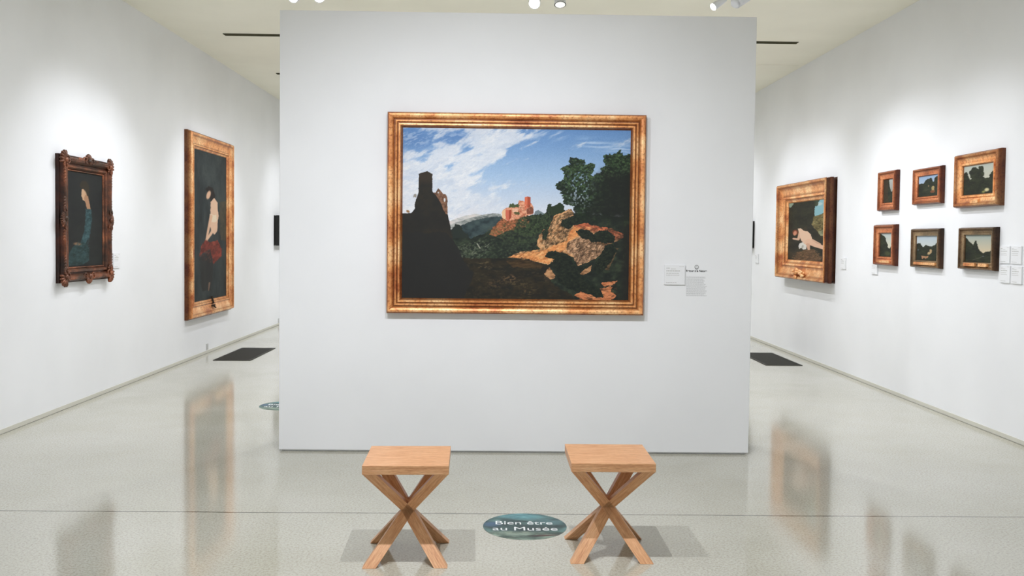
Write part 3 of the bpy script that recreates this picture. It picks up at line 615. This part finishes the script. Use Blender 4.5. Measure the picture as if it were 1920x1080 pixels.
# ---- right wall ----------------------------------------------------
def reclining():
    p = Painter(0, 262, 0, 550, 220, 400, (48, 46, 40))
    p.blend(np.ones(p.X.shape), p.tex([(40, 40, 34), (52, 50, 42), (66, 60, 46)], 40, 40, 2))
    sky = p.poly([(176, -5), (270, -5), (270, 100), (230, 132), (190, 150), (182, 80)], 5, 20)
    p.blend(sky, (138, 182, 190)); p.blend(p.ell(215, 40, 22, 14)*.8*sky, (190, 204, 200))
    p.blend(p.poly([(-5, -5), (44, -5), (40, 30), (10, 46), (-5, 42)], 5, 14), (136, 152, 132))
    p.blend(p.poly([(176, 150), (232, 134), (270, 96), (270, 330), (230, 320), (180, 240), (160, 200)], 7, 20), p.tex([(76, 66, 44), (120, 108, 70), (150, 136, 92)], 20, 14, 4))
    p.blend(p.poly([(214, 280), (262, 260), (262, 330), (226, 320)], 6, 14)*.6, (166, 178, 150))
    p.blend(p.poly([(40, -5), (182, -5), (196, 20), (180, 130), (176, 200), (100, 250), (20, 250), (0, 180), (10, 60)], 7, 22), p.tex([(42, 42, 36), (50, 50, 40), (58, 58, 44)], 26, 26, 6))
    p.blend(p.poly([(182, 2), (214, 4), (208, 46), (196, 60), (184, 40)], 6, 12)*.9, (60, 66, 48))
    p.blend(p.poly([(70, 470), (110, 450), (190, 440), (240, 520), (200, 555), (40, 555)], 16, 20)*.55, p.tex([(92, 68, 44), (150, 108, 74), (176, 130, 92)], 14, 10, 7))
    # reclining pale figure, loosely brushed
    p.blend(p.ell(52, 286, 22, 26, 0, .2), (120, 66, 46))
    p.blend(p.ell(50, 294, 13, 22, .2, .25), (206, 140, 112))
    p.blend(p.stroke([(94, 268), (86, 300), (76, 352), (40, 345)], 13, 8, .2), (220, 178, 150))
    p.blend(p.poly([(70, 252), (92, 246), (112, 272), (142, 278), (164, 308), (176, 360), (168, 400), (136, 410), (110, 380), (92, 350), (84, 300)], 3, 14), (232, 196, 168))
    p.blend(p.stroke([(150, 372), (196, 400), (262, 428)], 24, 15, .15), (230, 188, 160))
    p.blend(p.stroke([(146, 400), (152, 440)], 14, 9, .2), (216, 170, 142))
    p.blend(p.stroke([(176, 356), (230, 392)], 7, 4, .25), (222, 180, 152))
    p.blend(p.poly([(84, 390), (110, 378), (136, 410), (134, 440), (112, 448), (100, 432), (84, 442), (80, 414)], 3, 9), (222, 218, 208))
    p.blend(p.ell(108, 420, 7, 16, .2), (176, 172, 160))
    p.dabs(p.poly([(180, 150), (232, 134), (262, 100), (262, 330), (200, 250)]), 260, (3, 9), [(76, 70, 46), (150, 140, 96), (104, 96, 66), (60, 58, 42)], (.4, .7), (-.8, .6), 8, .5)
    p.dabs(p.poly([(20, 0), (180, 0), (180, 240), (30, 250)]), 260, (3, 10), [(36, 38, 34), (54, 54, 42), (44, 48, 38)], (.4, .8), (-1, 1), 9, .5)
    p.dabs(p.poly([(30, 480), (190, 440), (250, 480), (240, 550), (20, 550)]), 200, (3, 8), [(86, 64, 44), (160, 116, 80), (60, 50, 40)], (.3, .5), (-.8, .2), 10, .6)
    p.blur(1)
    return p.im
prof_big = [(0, 0), (0, .05), (.0, .055), (.022, .058), (.006, .075), (.006, .125), (.02, .14), (.04, .138), (.055, .118), (.085, .092), (.13, .08), (.165, .078), (.178, .09), (.194, .088), (.204, .072), (.24, .062), (.252, .05)]
prof_big = [(0, 0), (.03, .001), (.03, .04), (.0, .042), (.0, .075), (.014, .09), (.014, .118), (.004, .126), (.018, .14), (.036, .136), (.05, .116), (.08, .092), (.13, .08), (.165, .078), (.178, .086), (.194, .084), (.204, .066), (.235, .052), (.248, .036)]
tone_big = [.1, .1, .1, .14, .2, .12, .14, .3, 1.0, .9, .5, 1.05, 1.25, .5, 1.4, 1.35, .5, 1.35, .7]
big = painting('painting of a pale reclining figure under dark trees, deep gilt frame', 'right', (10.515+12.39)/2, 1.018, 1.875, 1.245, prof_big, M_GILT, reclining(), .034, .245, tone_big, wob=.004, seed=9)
bm = bmesh.new()
rs = random.Random(4)
for k in range(26):
    a = rs.uniform(0, 6.28); q = rs.random()**.5
    m_ = Matrix.Translation((.02+.23*q*math.cos(a), -.12-rs.random()*.03, .085+.055*q*math.sin(a))) @ Matrix.Diagonal((rs.uniform(.03, .07), .02, rs.uniform(.014, .028), 1))
    bmesh.ops.create_icosphere(bm, subdivisions=2, radius=1, matrix=m_)
cart = bobj('carved_cartouche', bm, M_GILT, big, True); set_tone(cart, 1.2); cart['label'] = 'pale carved cartouche on the bottom rail'

def small_scene(kind):
    p = Painter(0, 100, 0, 140, 84, 116, (48, 48, 42))
    sky = {1: (176, 178, 172), 2: (150, 176, 206), 3: (190, 196, 186), 4: (186, 196, 196), 5: (184, 198, 208), 6: (170, 182, 176)}[kind]
    low = {1: (150, 150, 140), 2: (186, 196, 206), 3: (212, 208, 186), 4: (220, 216, 190), 5: (214, 216, 206), 6: (222, 204, 170)}[kind]
    f = np.clip(p.Y/90, 0, 1)[..., None]; p.im = np.array(sky)*(1-f)+np.array(low)*f
    dk = p.tex([(42, 44, 40), (50, 54, 44), (62, 66, 50)], 16, 12, kind)
    if kind == 1:
        p.blend(p.poly([(-5, -5), (50, -5), (56, 40), (70, 70), (80, 80), (90, 60), (105, 50), (105, 145), (-5, 145)], 4, 12), dk)
        p.blend(p.poly([(-5, -5), (46, -5), (40, 100), (60, 145), (-5, 145)], 4, 14)*.6, (78, 58, 44))
    elif kind == 2:
        p.blend(p.poly([(-5, 52), (14, 48), (26, 52), (34, 30), (44, 22), (52, 24), (58, 18), (66, 24), (70, 44), (76, 44), (80, 18), (92, 10), (105, 12), (105, 145), (-5, 145)], 4, 9), dk)
        p.blend(p.poly([(64, 80), (72, 72), (80, 80), (78, 106), (66, 106)], 3, 8), (168, 150, 104))
        p.blend(p.ell(70, 110, 12, 9), (122, 78, 54)); p.blend(p.ell(50, 70, 3, 6), (130, 110, 84))
        p.blend(p.ell(36, 96, 12, 7, 0, .6)*.6, (84, 84, 66))
    elif kind == 3:
        p.blend(p.poly([(-5, 36), (6, 28), (14, 38), (20, 70), (24, 60), (18, 28), (30, 8), (40, 10), (46, 24), (50, 8), (62, 10), (66, 40), (64, 60), (72, 70), (84, 66), (86, 50), (94, 36), (105, 46), (105, 145), (-5, 145)], 5, 9), dk)
        p.blend(p.ell(76, 122, 7, 8, 0, .4), (214, 206, 158)); p.blend(p.ell(66, 130, 5, 5, 0, .5), (150, 150, 90))
    elif kind == 4:
        p.blend(p.poly([(-5, -5), (10, 6), (30, 14), (44, 30), (50, 50), (62, 64), (66, 90), (80, 90), (92, 74), (105, 60), (105, 145), (-5, 145)], 5, 10), dk)
        p.blend(p.ell(60, 120, 22, 12, 0, .6)*.6, (92, 96, 62))
    elif kind == 5:
        p.blend(p.poly([(-5, 50), (8, 42), (18, 42), (26, 60), (34, 62), (44, 50), (58, 58), (70, 62), (84, 54), (92, 40), (105, 32), (105, 145), (-5, 145)], 4, 9), dk)
        p.blend(p.poly([(62, 78), (70, 74), (74, 84), (70, 96), (62, 104), (52, 104), (54, 92), (62, 90)], 2, 7), (192, 164, 122))
        p.blend(p.poly([(22, 112), (46, 116), (58, 112), (54, 124), (48, 126), (46, 134), (42, 126), (34, 126), (28, 134), (26, 124)], 1.5, 6), (178, 134, 100))
        p.blend(p.ell(8, 80, 3, 5)*.6, (130, 140, 150))
    else:
        p.blend(p.poly([(-5, 8), (6, 20), (14, 34), (24, 44), (30, 54), (36, 30), (40, 28), (46, 54), (54, 80), (66, 92), (76, 86), (90, 84), (98, 74), (105, 60), (105, 145), (-5, 145)], 3, 7), dk)
        p.blend(p.stroke([(30, 128), (52, 118), (66, 108)], 1.6)*.6, (110, 108, 92)); p.blend(p.ell(68, 108, 3.5, 2.5), (96, 104, 112))
    dm = (p.im.sum(-1) < 190).astype(float)
    p.dabs(dm, 500, (1.2, 3.4), [(40, 42, 38), (56, 62, 46), (46, 50, 42), (70, 74, 54)], (.4, .8), (-1, 1), kind, .55)
    p.blur(1)
    return p.im
prof_s = lambda w, d: [(0, 0), (0, d*.5), (w*.04, d*.62), (w*.06, d*.85), (w*.14, d), (w*.26, d*.98), (w*.34, d*.8), (w*.42, d*.72), (w*.62, d*.62), (w*.74, d*.56), (w*.78, d*.7), (w*.9, d*.68), (w*.97, d*.5), (w, d*.36)]
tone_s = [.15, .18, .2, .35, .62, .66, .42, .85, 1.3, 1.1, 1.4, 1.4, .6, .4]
G = 'small framed landscapes hung in two rows on the right wall'
def inside(oc, zr, w, d): return oc
small = [
    ('small narrow landscape with dark cliff, reddish gilt frame, top row, nearest the middle wall', 8.868, 9.275, 1.822, 2.222, 1, .085, .055, M_GILT_RED),
    ('small landscape with blue sky over a figure, gilt frame, centre of the top row', 7.965, 8.50, 1.857, 2.191, 2, .075, .05, M_GILT_RED),
    ('larger tree landscape in a broad bright gilt frame, top row, farthest from the middle wall', 7.015, 7.70, 1.803, 2.250, 3, .105, .065, M_GILT),
    ('small narrow landscape with pale sky gap, deep reddish frame, bottom row, nearest the middle wall', 8.86, 9.335, 1.274, 1.686, 4, .09, .06, M_GILT_RED),
    ('small landscape with a standing animal and pale rock, centre of the bottom row', 7.955, 8.505, 1.276, 1.636, 5, .07, .05, M_GILT_OLIVE),
    ('small dusk landscape with pointed trees in a dark olive frame, end of the bottom row', 7.065, 7.61, 1.288, 1.636, 6, .065, .055, M_GILT_OLIVE)]
for lb, y0, y1, z0, z1, kd, fwid, dp, gm in small:
    tt = painting(lb, 'right', (y0+y1)/2, z0, y1-y0, z1-z0, prof_s(fwid, dp), gm, small_scene(kd), dp*.38, fwid, tone_s, group=G, wob=.002, seed=kd)
    W_ = y1-y0
    if kd in (3, 5, 6, 4):
        n_ = 1
        bm = bmesh.new()
        if kd == 3: box(bm, -.06, .06, -dp*1.0, -dp*.5, .03, .06, bev=.003)
        elif kd == 6:
            box(bm, -W_/2+.09, -W_/2+.27, -dp*.98, -dp*.5, .028, .055, bev=.003); box(bm, W_/2-.22, W_/2-.09, -dp*.98, -dp*.5, .028, .055, bev=.003)
        else: box(bm, -W_/2+fwid, W_/2-fwid, -dp*.98, -dp*.5, .026, .052, bev=.004)
        pl = bobj('plaque', bm, M_GILT, tt); set_tone(pl, 1.15); pl['label'] = 'pale brass plaque on the bottom rail'

# ---- black framed pictures far along the side walls
def mono(seed, pale):
    p = Painter(0, 100, 0, 140, 60, 84, pale)
    p.blend(p.poly([(20, 30), (80, 30), (80, 60), (20, 60)], 4, 12)*.4, (150, 170, 165)); p.blend(p.ell(50, 88, 24, 18)*.8, (228, 228, 226))
    p.blend(p.poly([(10, 110), (90, 110), (90, 128), (10, 128)], 4, 10)*.5, (160, 160, 160))
    return p.im
prof_b = [(0, 0), (.02, .001), (.02, .04), (0, .042), (0, .08), (.01, .085), (.05, .085), (.055, .04)]
painting('black framed pale picture on the left wall beside the middle wall edge', 'left', 15.46, 1.345, .90, .50, prof_b, M_BLACK, mono(1, (196, 206, 204)), .04, .053, None, cat='picture', name='framed_picture')
painting('black framed picture on the right wall, its edge beside the middle wall', 'right', 14.32, 1.395, .86, .42, prof_b, M_BLACK, mono(2, (190, 196, 196)), .04, .053, None, cat='picture', name='framed_picture')

# ------------------------------------------------------------------ labels
def plate(label, wall, c, zc, W, H, lines, group=None, dp=.012):
    if wall == 'left': loc, rz = (XL, c, zc-H/2), math.pi/2
    elif wall == 'right': loc, rz = (XR, c, zc-H/2), -math.pi/2
    else: loc, rz = (c, DW, zc-H/2), 0.0
    t_ = thing('wall_label', label, 'label', loc, rz, group)
    boxobj('plate', M_PLATE, t_, -W/2, W/2, -dp, 0, 0, H, bev=.001)
    bm = bmesh.new()
    for (a, b, v, hh) in lines:
        x = -W/2+a*W; xe = -W/2+b*W; z = H*(1-v)
        while x < xe-.004:
            ww = min(random.uniform(.006, .02), xe-x)
            box(bm, x, x+ww, -dp-.0004, -dp+.0001, z-hh*H/2, z+hh*H/2); x += ww+.0025
    bobj('print', bm, M_GREY2, t_)
    return t_
LN = [(.72, .94, .08, .02), (.1, .3, .16, .04), (.32, .55, .2, .025), (.1, .75, .3, .045), (.1, .7, .42, .025), (.1, .72, .52, .025), (.1, .6, .9, .025)]
plate('white label plate between the large landscape and the vinyl wall text', 'middle', 1.2335, 1.262, .146, .137, LN)
plate('small white label partly behind the ornate carved frame', 'left', 8.83, 1.247, .15, .143, LN)
plate('small white label to the right of the deep framed reclining figure painting', 'right', 10.262, 1.262, .145, .13, LN)
plate('small white label on the right wall near the black framed picture', 'right', 13.71, 1.238, .17, .14, LN)
GL = 'white label plates in a two by two block'
plate('white label plate, top left of the block of four', 'right', 6.972, 1.420, .136, .134, LN, GL)
plate('white label plate, top right of the block of four', 'right', 6.818, 1.420, .136, .134, LN, GL)
plate('white label plate, bottom left of the block of four', 'right', 6.962, 1.270, .136, .134, LN, GL)
plate('white label plate, bottom right of the block of four', 'right', 6.808, 1.268, .136, .134, LN, GL)
GS = 'white label plates behind the lower small painting nearest the middle wall'
plate('white label plate, upper one showing left of the deep reddish narrow frame', 'right', 9.375, 1.375, .13, .12, LN, GS)
plate('white label plate, lower one showing below left of the deep reddish narrow frame', 'right', 9.40, 1.235, .15, .125, LN, GS)

# ------------------------------------------------------------------ lettering
def text_mesh(body, W=None, capH=None, bold=0.0, depth=0.0005):
    cu = bpy.data.curves.new('t', 'FONT'); cu.body = body; cu.size = 1.0; cu.offset = bold; cu.align_x = 'LEFT'
    o = bpy.data.objects.new('t', cu); COL.objects.link(o)
    dg = bpy.context.evaluated_depsgraph_get(); dg.update()
    me = bpy.data.meshes.new_from_object(o.evaluated_get(dg))
    bpy.data.objects.remove(o)
    n = len(me.vertices); co = np.zeros(n*3); me.vertices.foreach_get('co', co); co = co.reshape(-1, 3)
    x0, x1 = co[:, 0].min(), co[:, 0].max()
    co[:, 0] = (co[:, 0]-(x0+x1)/2)*(W/(x1-x0)); co[:, 1] *= capH/0.70
    me.vertices.foreach_set('co', co.ravel()); me.update()
    bm = bmesh.new(); bm.from_mesh(me)
    r = bmesh.ops.extrude_face_region(bm, geom=bm.faces[:])
    for v in [g for g in r['geom'] if isinstance(g, bmesh.types.BMVert)]: v.co.z += depth
    bmesh.ops.recalc_face_normals(bm, faces=bm.faces[:]); bm.to_mesh(me); bm.free()
    me.materials.clear()
    return me
# wall text to the right of the label
wt = thing('wall_text', 'vinyl wall text with black title, small grey emblem and grey paragraph beside the label', 'wall text', (1.389, DW, 1.11))
o = link('title', text_mesh('Retour à la Nature', .146, .0135, .028), M_INK, wt); o.rotation_euler = (math.pi/2, 0, 0); o.location = (0, 0, .174); o['label'] = 'bold black title line'
bm = bmesh.new()
rs = random.Random(12)
nl = 19
for k in range(nl):
    z = .138-k*.0073; x = -.0705; xe = -.0705+.146*(rs.uniform(.80, .99) if k < nl-1 else .98)
    while x < xe:
        ww = rs.uniform(.006, .018); ww = min(ww, xe-x)
        if ww > .002: box(bm, x, x+ww, -.0004, 0, z-.0011, z+.0011)
        x += ww+.0022
bobj('paragraph', bm, M_GREY, wt)
bm = bmesh.new()
for k in range(36):
    a0, a1 = math.tau*k/36, math.tau*(k+1)/36; R0, R1 = .0105, .0155
    vs = [bm.verts.new((r_*math.cos(a), -.0006, .207+r_*math.sin(a))) for r_, a in ((R0, a0), (R1, a0), (R1, a1), (R0, a1))]
    bm.faces.new(vs)
box(bm, -.009, .009, -.0006, 0, .193, .197)
for s_ in (-1, 1):
    cyl(bm, (s_*.007, -.0003, .199), (s_*.003, -.0003, .212), .0012, .0012, 6)
cyl(bm, (-.0035, -.0003, .2115), (.0035, -.0003, .2115), .0012, .0012, 6)
em = bobj('emblem', bm, M_GREY, wt); em['label'] = 'small round grey emblem above the title'

# ------------------------------------------------------------------ floor decals
def decal_mesh(R, seed):
    N1, N2 = 60, 160; verts = []; 
    rr_, aa = np.meshgrid(np.linspace(0.0005, R, N1), np.linspace(0, math.tau, N2, endpoint=False), indexing='ij')
    X = rr_*np.cos(aa); Y = rr_*np.sin(aa)
    p = Painter(0, 1, 0, 1, 2, 2); p.X, p.Y = X/R*100, -Y/R*100; p.im = np.zeros(X.shape+(3,))
    p.im = p.tex([(44, 62, 62), (58, 84, 84), (84, 116, 112), (104, 140, 138)], 34, 18, seed, 5)
    p.blend(p.ell(-10, -78, 55, 26, .1, .6)*.8, p.tex([(84, 140, 148), (128, 186, 192)], 14, 8, seed+1))
    p.blend(p.ell(-78, -12, 20, 18, 0, .6)*.8, (74, 104, 140))
    p.blend(p.ell(60, -34, 40, 22, .2, .6)*.6, p.tex([(96, 136, 140), (70, 96, 104)], 14, 6, seed+2))
    p.blend(sstep(30, 55, p.Y)*.75, p.tex([(48, 60, 54), (96, 112, 98), (146, 162, 142), (176, 190, 172)], 26, 9, seed+3, 5))
    p.blend(p.ell(-10, 45, 60, 9, 0, .6)*.7*sstep(.45, .6, fbm(p.X/20, p.Y/5, 4)), (156, 168, 148))
    p.blend(p.ell(45, 68, 32, 6, -.1, .6)*.8, (74, 46, 44))
    p.blend(p.ell(0, 10, 80, 30, 0, .6)*.45, (44, 62, 62))
    me = bpy.data.meshes.new('decal')
    co = np.stack([X, Y, np.full(X.shape, .0008)], -1).reshape(-1, 3)
    idx = np.arange(N1*N2).reshape(N1, N2); nx_ = np.roll(idx, -1, axis=1)
    f = np.stack([idx[:-1], idx[1:], nx_[1:], nx_[:-1]], -1).reshape(-1, 4).tolist()
    # a thin rim down to the floor
    rim0 = idx[-1]; base = len(co)
    co = np.concatenate([co, np.stack([X[-1], Y[-1], np.zeros(N2)], -1)])
    for k in range(N2):
        f.append([int(rim0[k]), base+k, base+(k+1) % N2, int(rim0[(k+1) % N2])])
    me.from_pydata(co.tolist(), [], f)
    c = np.ones((len(co), 4)); c[:N1*N2, :3] = lin(np.clip(p.im, 0, 255)).reshape(-1, 3)*1.0; c[N1*N2:, :3] = .1
    at = me.color_attributes.new('pigment', 'FLOAT_COLOR', 'POINT'); at.data.foreach_set('color', c.ravel())
    me.update(); return me
dec_me = decal_mesh(.2185, 3)
ln1 = text_mesh('Bien être', .300, .058); ln2 = text_mesh('au Musée', .336, .058)
def decal(x, y, label):
    t_ = thing('floor_decal', label, 'floor decal', (x, y, 0), 0, 'round teal floor decals with white lettering')
    d = link('disc', dec_me, M_PRINT, t_)
    a = link('lettering', ln1, M_LETTER, t_); a.location = (-.003, .026, .0008); a['label'] = 'white lettering, first line'
    b = link('lettering', ln2, M_LETTER, t_); b.location = (0, -.072, .0008); b['label'] = 'white lettering, second line'
decal(.1566, 4.6928, 'round teal floor decal with white lettering between the two stools')
decal(-1.872, 8.02, 'round floor decal partly hidden behind the left edge of the middle wall')

# ------------------------------------------------------------------ floor grilles
def grille(cx, cy, w_, l_, label):
    t_ = thing('floor_grille', label, 'floor grille', (cx, cy, 0), 0, 'dark floor grilles along the side walls')
    bm = bmesh.new(); fwd = .02
    box(bm, -w_/2, w_/2, -l_/2, -l_/2+fwd, 0, .006); box(bm, -w_/2, w_/2, l_/2-fwd, l_/2, 0, .006)
    box(bm, -w_/2, -w_/2+fwd, -l_/2+fwd, l_/2-fwd, 0, .006); box(bm, w_/2-fwd, w_/2, -l_/2+fwd, l_/2-fwd, 0, .006)
    bobj('rim', bm, M_GRILLE, t_)
    bm = bmesh.new(); box(bm, -w_/2+fwd, w_/2-fwd, -l_/2+fwd, l_/2-fwd, 0, .0015)
    n = 26
    for k in range(n):
        x = -w_/2+fwd+(w_-2*fwd)*(k+.5)/n; box(bm, x-.0045, x+.0045, -l_/2+fwd, l_/2-fwd, .001, .005)
    bobj('slats', bm, M_GRILLE, t_)
grille(-3.182, 11.525, .447, 1.235, 'dark rectangular floor grille beside the left wall')
grille(3.488, 11.515, .447, 1.215, 'dark rectangular floor grille beside the right wall')

# ------------------------------------------------------------------ ceiling slots and hatch
def slot(x0, x1, y, label):
    t_ = thing('ceiling_slot_vent', label, 'ceiling vent', ((x0+x1)/2, y, ZC), 0, 'long dark slot vents across the ceiling')
    L = (x1-x0)/2; bm = bmesh.new()
    box(bm, -L, L, -.05, -.035, -.006, 0); box(bm, -L, L, .035, .05, -.006, 0); box(bm, -L, -L+.012, -.035, .035, -.006, 0); box(bm, L-.012, L, -.035, .035, -.006, 0)
    bobj('rim', bm, M_SLOT, t_)
    bm = bmesh.new(); box(bm, -L+.012, L-.012, -.035, .035, -.002, 0)
    for q in (-.012, .012): box(bm, -L+.012, L-.012, q-.003, q+.003, -.005, -.001)
    bobj('louvre', bm, M_SLOT, t_)
slot(-3.134, 3.411, 10.44, 'long dark slot vent in the ceiling, showing both sides above the middle wall')
slot(-3.134, 3.411, 12.89, 'farther dark slot vent, only its tip showing left of the middle wall')
bm = bmesh.new(); box(bm, 3.34, 3.86, 11.75, 12.25, ZC-.004, ZC, bev=.0015)
tag(bobj('ceiling_hatch', bm, M_CEIL), 'faint square access hatch in the ceiling near the right wall', 'ceiling hatch')

# ------------------------------------------------------------------ outlets
def outlet(y, z, label):
    t_ = thing('wall_outlet', label, 'outlet', (XL, y, z-.039), math.pi/2, 'outlets low on the left wall')
    boxobj('cover_plate', M_SOCK, t_, -.038, .038, -.006, 0, 0, .078, bev=.002)
    for zz in (.02, .057):
        bm = bmesh.new(); cyl(bm, (0, -.0055, zz), (0, -.0085, zz), .016, .016, 20); bobj('socket', bm, M_SOCK, t_)
outlet(11.58, .083, 'small grey outlet low on the left wall beside the floor grille')
outlet(15.35, .075, 'small grey outlet low on the left wall, right at the middle wall edge')

# ------------------------------------------------------------------ stools
def prism(bm, uvl, b, t_, along):
    """sheared bar: b and t_ are the bottom and top rectangles (x0,x1,y0,y1,z)"""
    def ring(r): x0, x1, y0, y1, z = r; return [bm.verts.new(c) for c in ((x0, y0, z), (x1, y0, z), (x1, y1, z), (x0, y1, z))]
    B, T = ring(b), ring(t_)
    fs = [bm.faces.new((B[k], B[(k+1) % 4], T[(k+1) % 4], T[k])) for k in range(4)]
    fs += [bm.faces.new(B[::-1]), bm.faces.new(T)]
    L = math.dist((b[0], b[2], b[4]), (t_[0], t_[2], t_[4]))
    off = random.random()*7
    for i, f in enumerate(fs):
        for lp in f.loops:
            v = lp.vert
            if i < 4:
                k = B.index(v) if v in B else T.index(v); side = 0 if k == i else 1
                lp[uvl].uv = ((0 if v in B else L)+off, .06*i+side*.06+off)
            else: lp[uvl].uv = (v.co.x+off, v.co.y+off)
def make_stool(label, loc, rz):
    W, Dp, H, TH = .391, .394, .4705, .041
    st = thing('x_leg_stool', label, 'stool', loc, rz, 'wooden stools in front of the middle wall')
    bm = bmesh.new(); box(bm, -W/2, W/2, -Dp/2, Dp/2, H-TH, H, bev=.0018)
    uvl = bm.loops.layers.uv.new('UVMap')
    for f in bm.faces:
        n = f.normal
        for lp in f.loops:
            c = lp.vert.co
            lp[uvl].uv = (c.x+2, c.y+1) if abs(n.z) > .6 else ((c.x+2, c.z) if abs(n.y) > .6 else (c.y*.25+.4, c.z+c.x))
    bobj('seat', bm, M_OAK, st)
    lw, ld = .062, .046; z1 = H-TH+.0005
    for sx in (-1, 1):
        for sy in (-1, 1):
            def rect(ax, ay, z, wx=lw):
                x0 = -W/2+.002 if ax < 0 else W/2-.002-wx; y0 = -Dp/2+.002 if ay < 0 else Dp/2-.002-ld
                return (x0, x0+wx, y0, y0+ld, z)
            bm = bmesh.new(); uvl = bm.loops.layers.uv.new('UVMap')
            prism(bm, uvl, rect(sx, sy, 0.0), rect(-sx, -sy, z1), 1)
            bmesh.ops.recalc_face_normals(bm, faces=bm.faces[:])
            bmesh.ops.bevel(bm, geom=bm.edges[:], offset=.0012, segments=1, affect='EDGES')
            bobj('leg', bm, M_OAK, st)
    return st
make_stool('left wooden stool with crossed legs, in front of the middle wall', (-.4121, 4.268, 0), .030)
make_stool('right wooden stool with crossed legs, beside the round floor decal', (.5442, 4.3384, 0), .0048)

# ------------------------------------------------------------------ visible ceiling lamps beyond the middle wall
def lamp(loc, aim, label, lit=True, rad=.045, ln=.12):
    t_ = thing('spotlight', label, 'spotlight', (loc[0], loc[1], ZC), 0, 'ceiling spotlights above the middle wall')
    v = (Vector(aim)-Vector(loc)).normalized(); c = Vector(loc)-Vector((loc[0], loc[1], ZC))
    f_ = c+v*ln*.5; bk = c-v*ln*.5
    bm = bmesh.new(); cyl(bm, bk, f_, rad*.8, rad, 28, caps=False); cyl(bm, f_-v*.012, f_-v*.004, rad*.985, rad*.985, 28)
    cyl(bm, bk-v*.02, bk, rad*.5, rad*.8, 28); bobj('housing', bm, M_LAMP, t_, True)
    bm = bmesh.new(); cyl(bm, f_-v*.003, f_+v*.002, rad*.86, rad*.86, 28); bobj('lens', bm, M_LENS if lit else M_LENS2, t_)
    bm = bmesh.new()
    for k in range(28):
        a0, a1 = math.tau*k/28, math.tau*(k+1)/28
        q = v.to_track_quat('Z', 'Y').to_matrix()
        vs = [bm.verts.new(f_+v*.0005+q @ Vector((r_*math.cos(a), r_*math.sin(a), 0))) for r_, a in ((rad*.84, a0), (rad*1.01, a0), (rad*1.01, a1), (rad*.84, a1))]
        bm.faces.new(vs)
    bobj('bezel', bm, M_LAMPD if not lit else M_LAMP, t_)
    bm = bmesh.new(); cyl(bm, c-v*.03+Vector((0, 0, rad*.7)), Vector((c.x, c.y, -.02)), .009, .009, 12); bobj('stem', bm, M_LAMP, t_, True)
    bm = bmesh.new(); cyl(bm, (0, 0, -.025), (0, 0, 0), .045, .045, 24); bobj('ceiling_canopy', bm, M_LAMP, t_, False)
YL = 7.0
lamp((-1.55, YL, 3.335), (-3.0, 3.2, 1.2), 'bright ceiling spotlight, farther left of the pair above the wall top left corner')
lamp((-1.375, YL, 3.335), (-1.0, 3.0, 1.6), 'bright ceiling spotlight, right one of the pair above the wall top left corner')
lamp((.265, YL, 3.315), (-.1, 4.2, 1.9), 'glaring round spotlight above the middle of the wall top')
lamp((.455, YL, 3.345), (.47, 6.6, 2.2), 'dim spotlight with dark ring, beside the glaring one above the wall middle', lit=False)
lamp((1.675, YL, 3.325), (-.6, 6.0, 1.6), 'bright spotlight tilted down left, above the wall top right', ln=.13, rad=.03)
lamp((1.845, YL, 3.36), (2.6, 7.4, 4.0), 'pale spotlight housing turned away right, above the wall top right', lit=False, ln=.14, rad=.055)
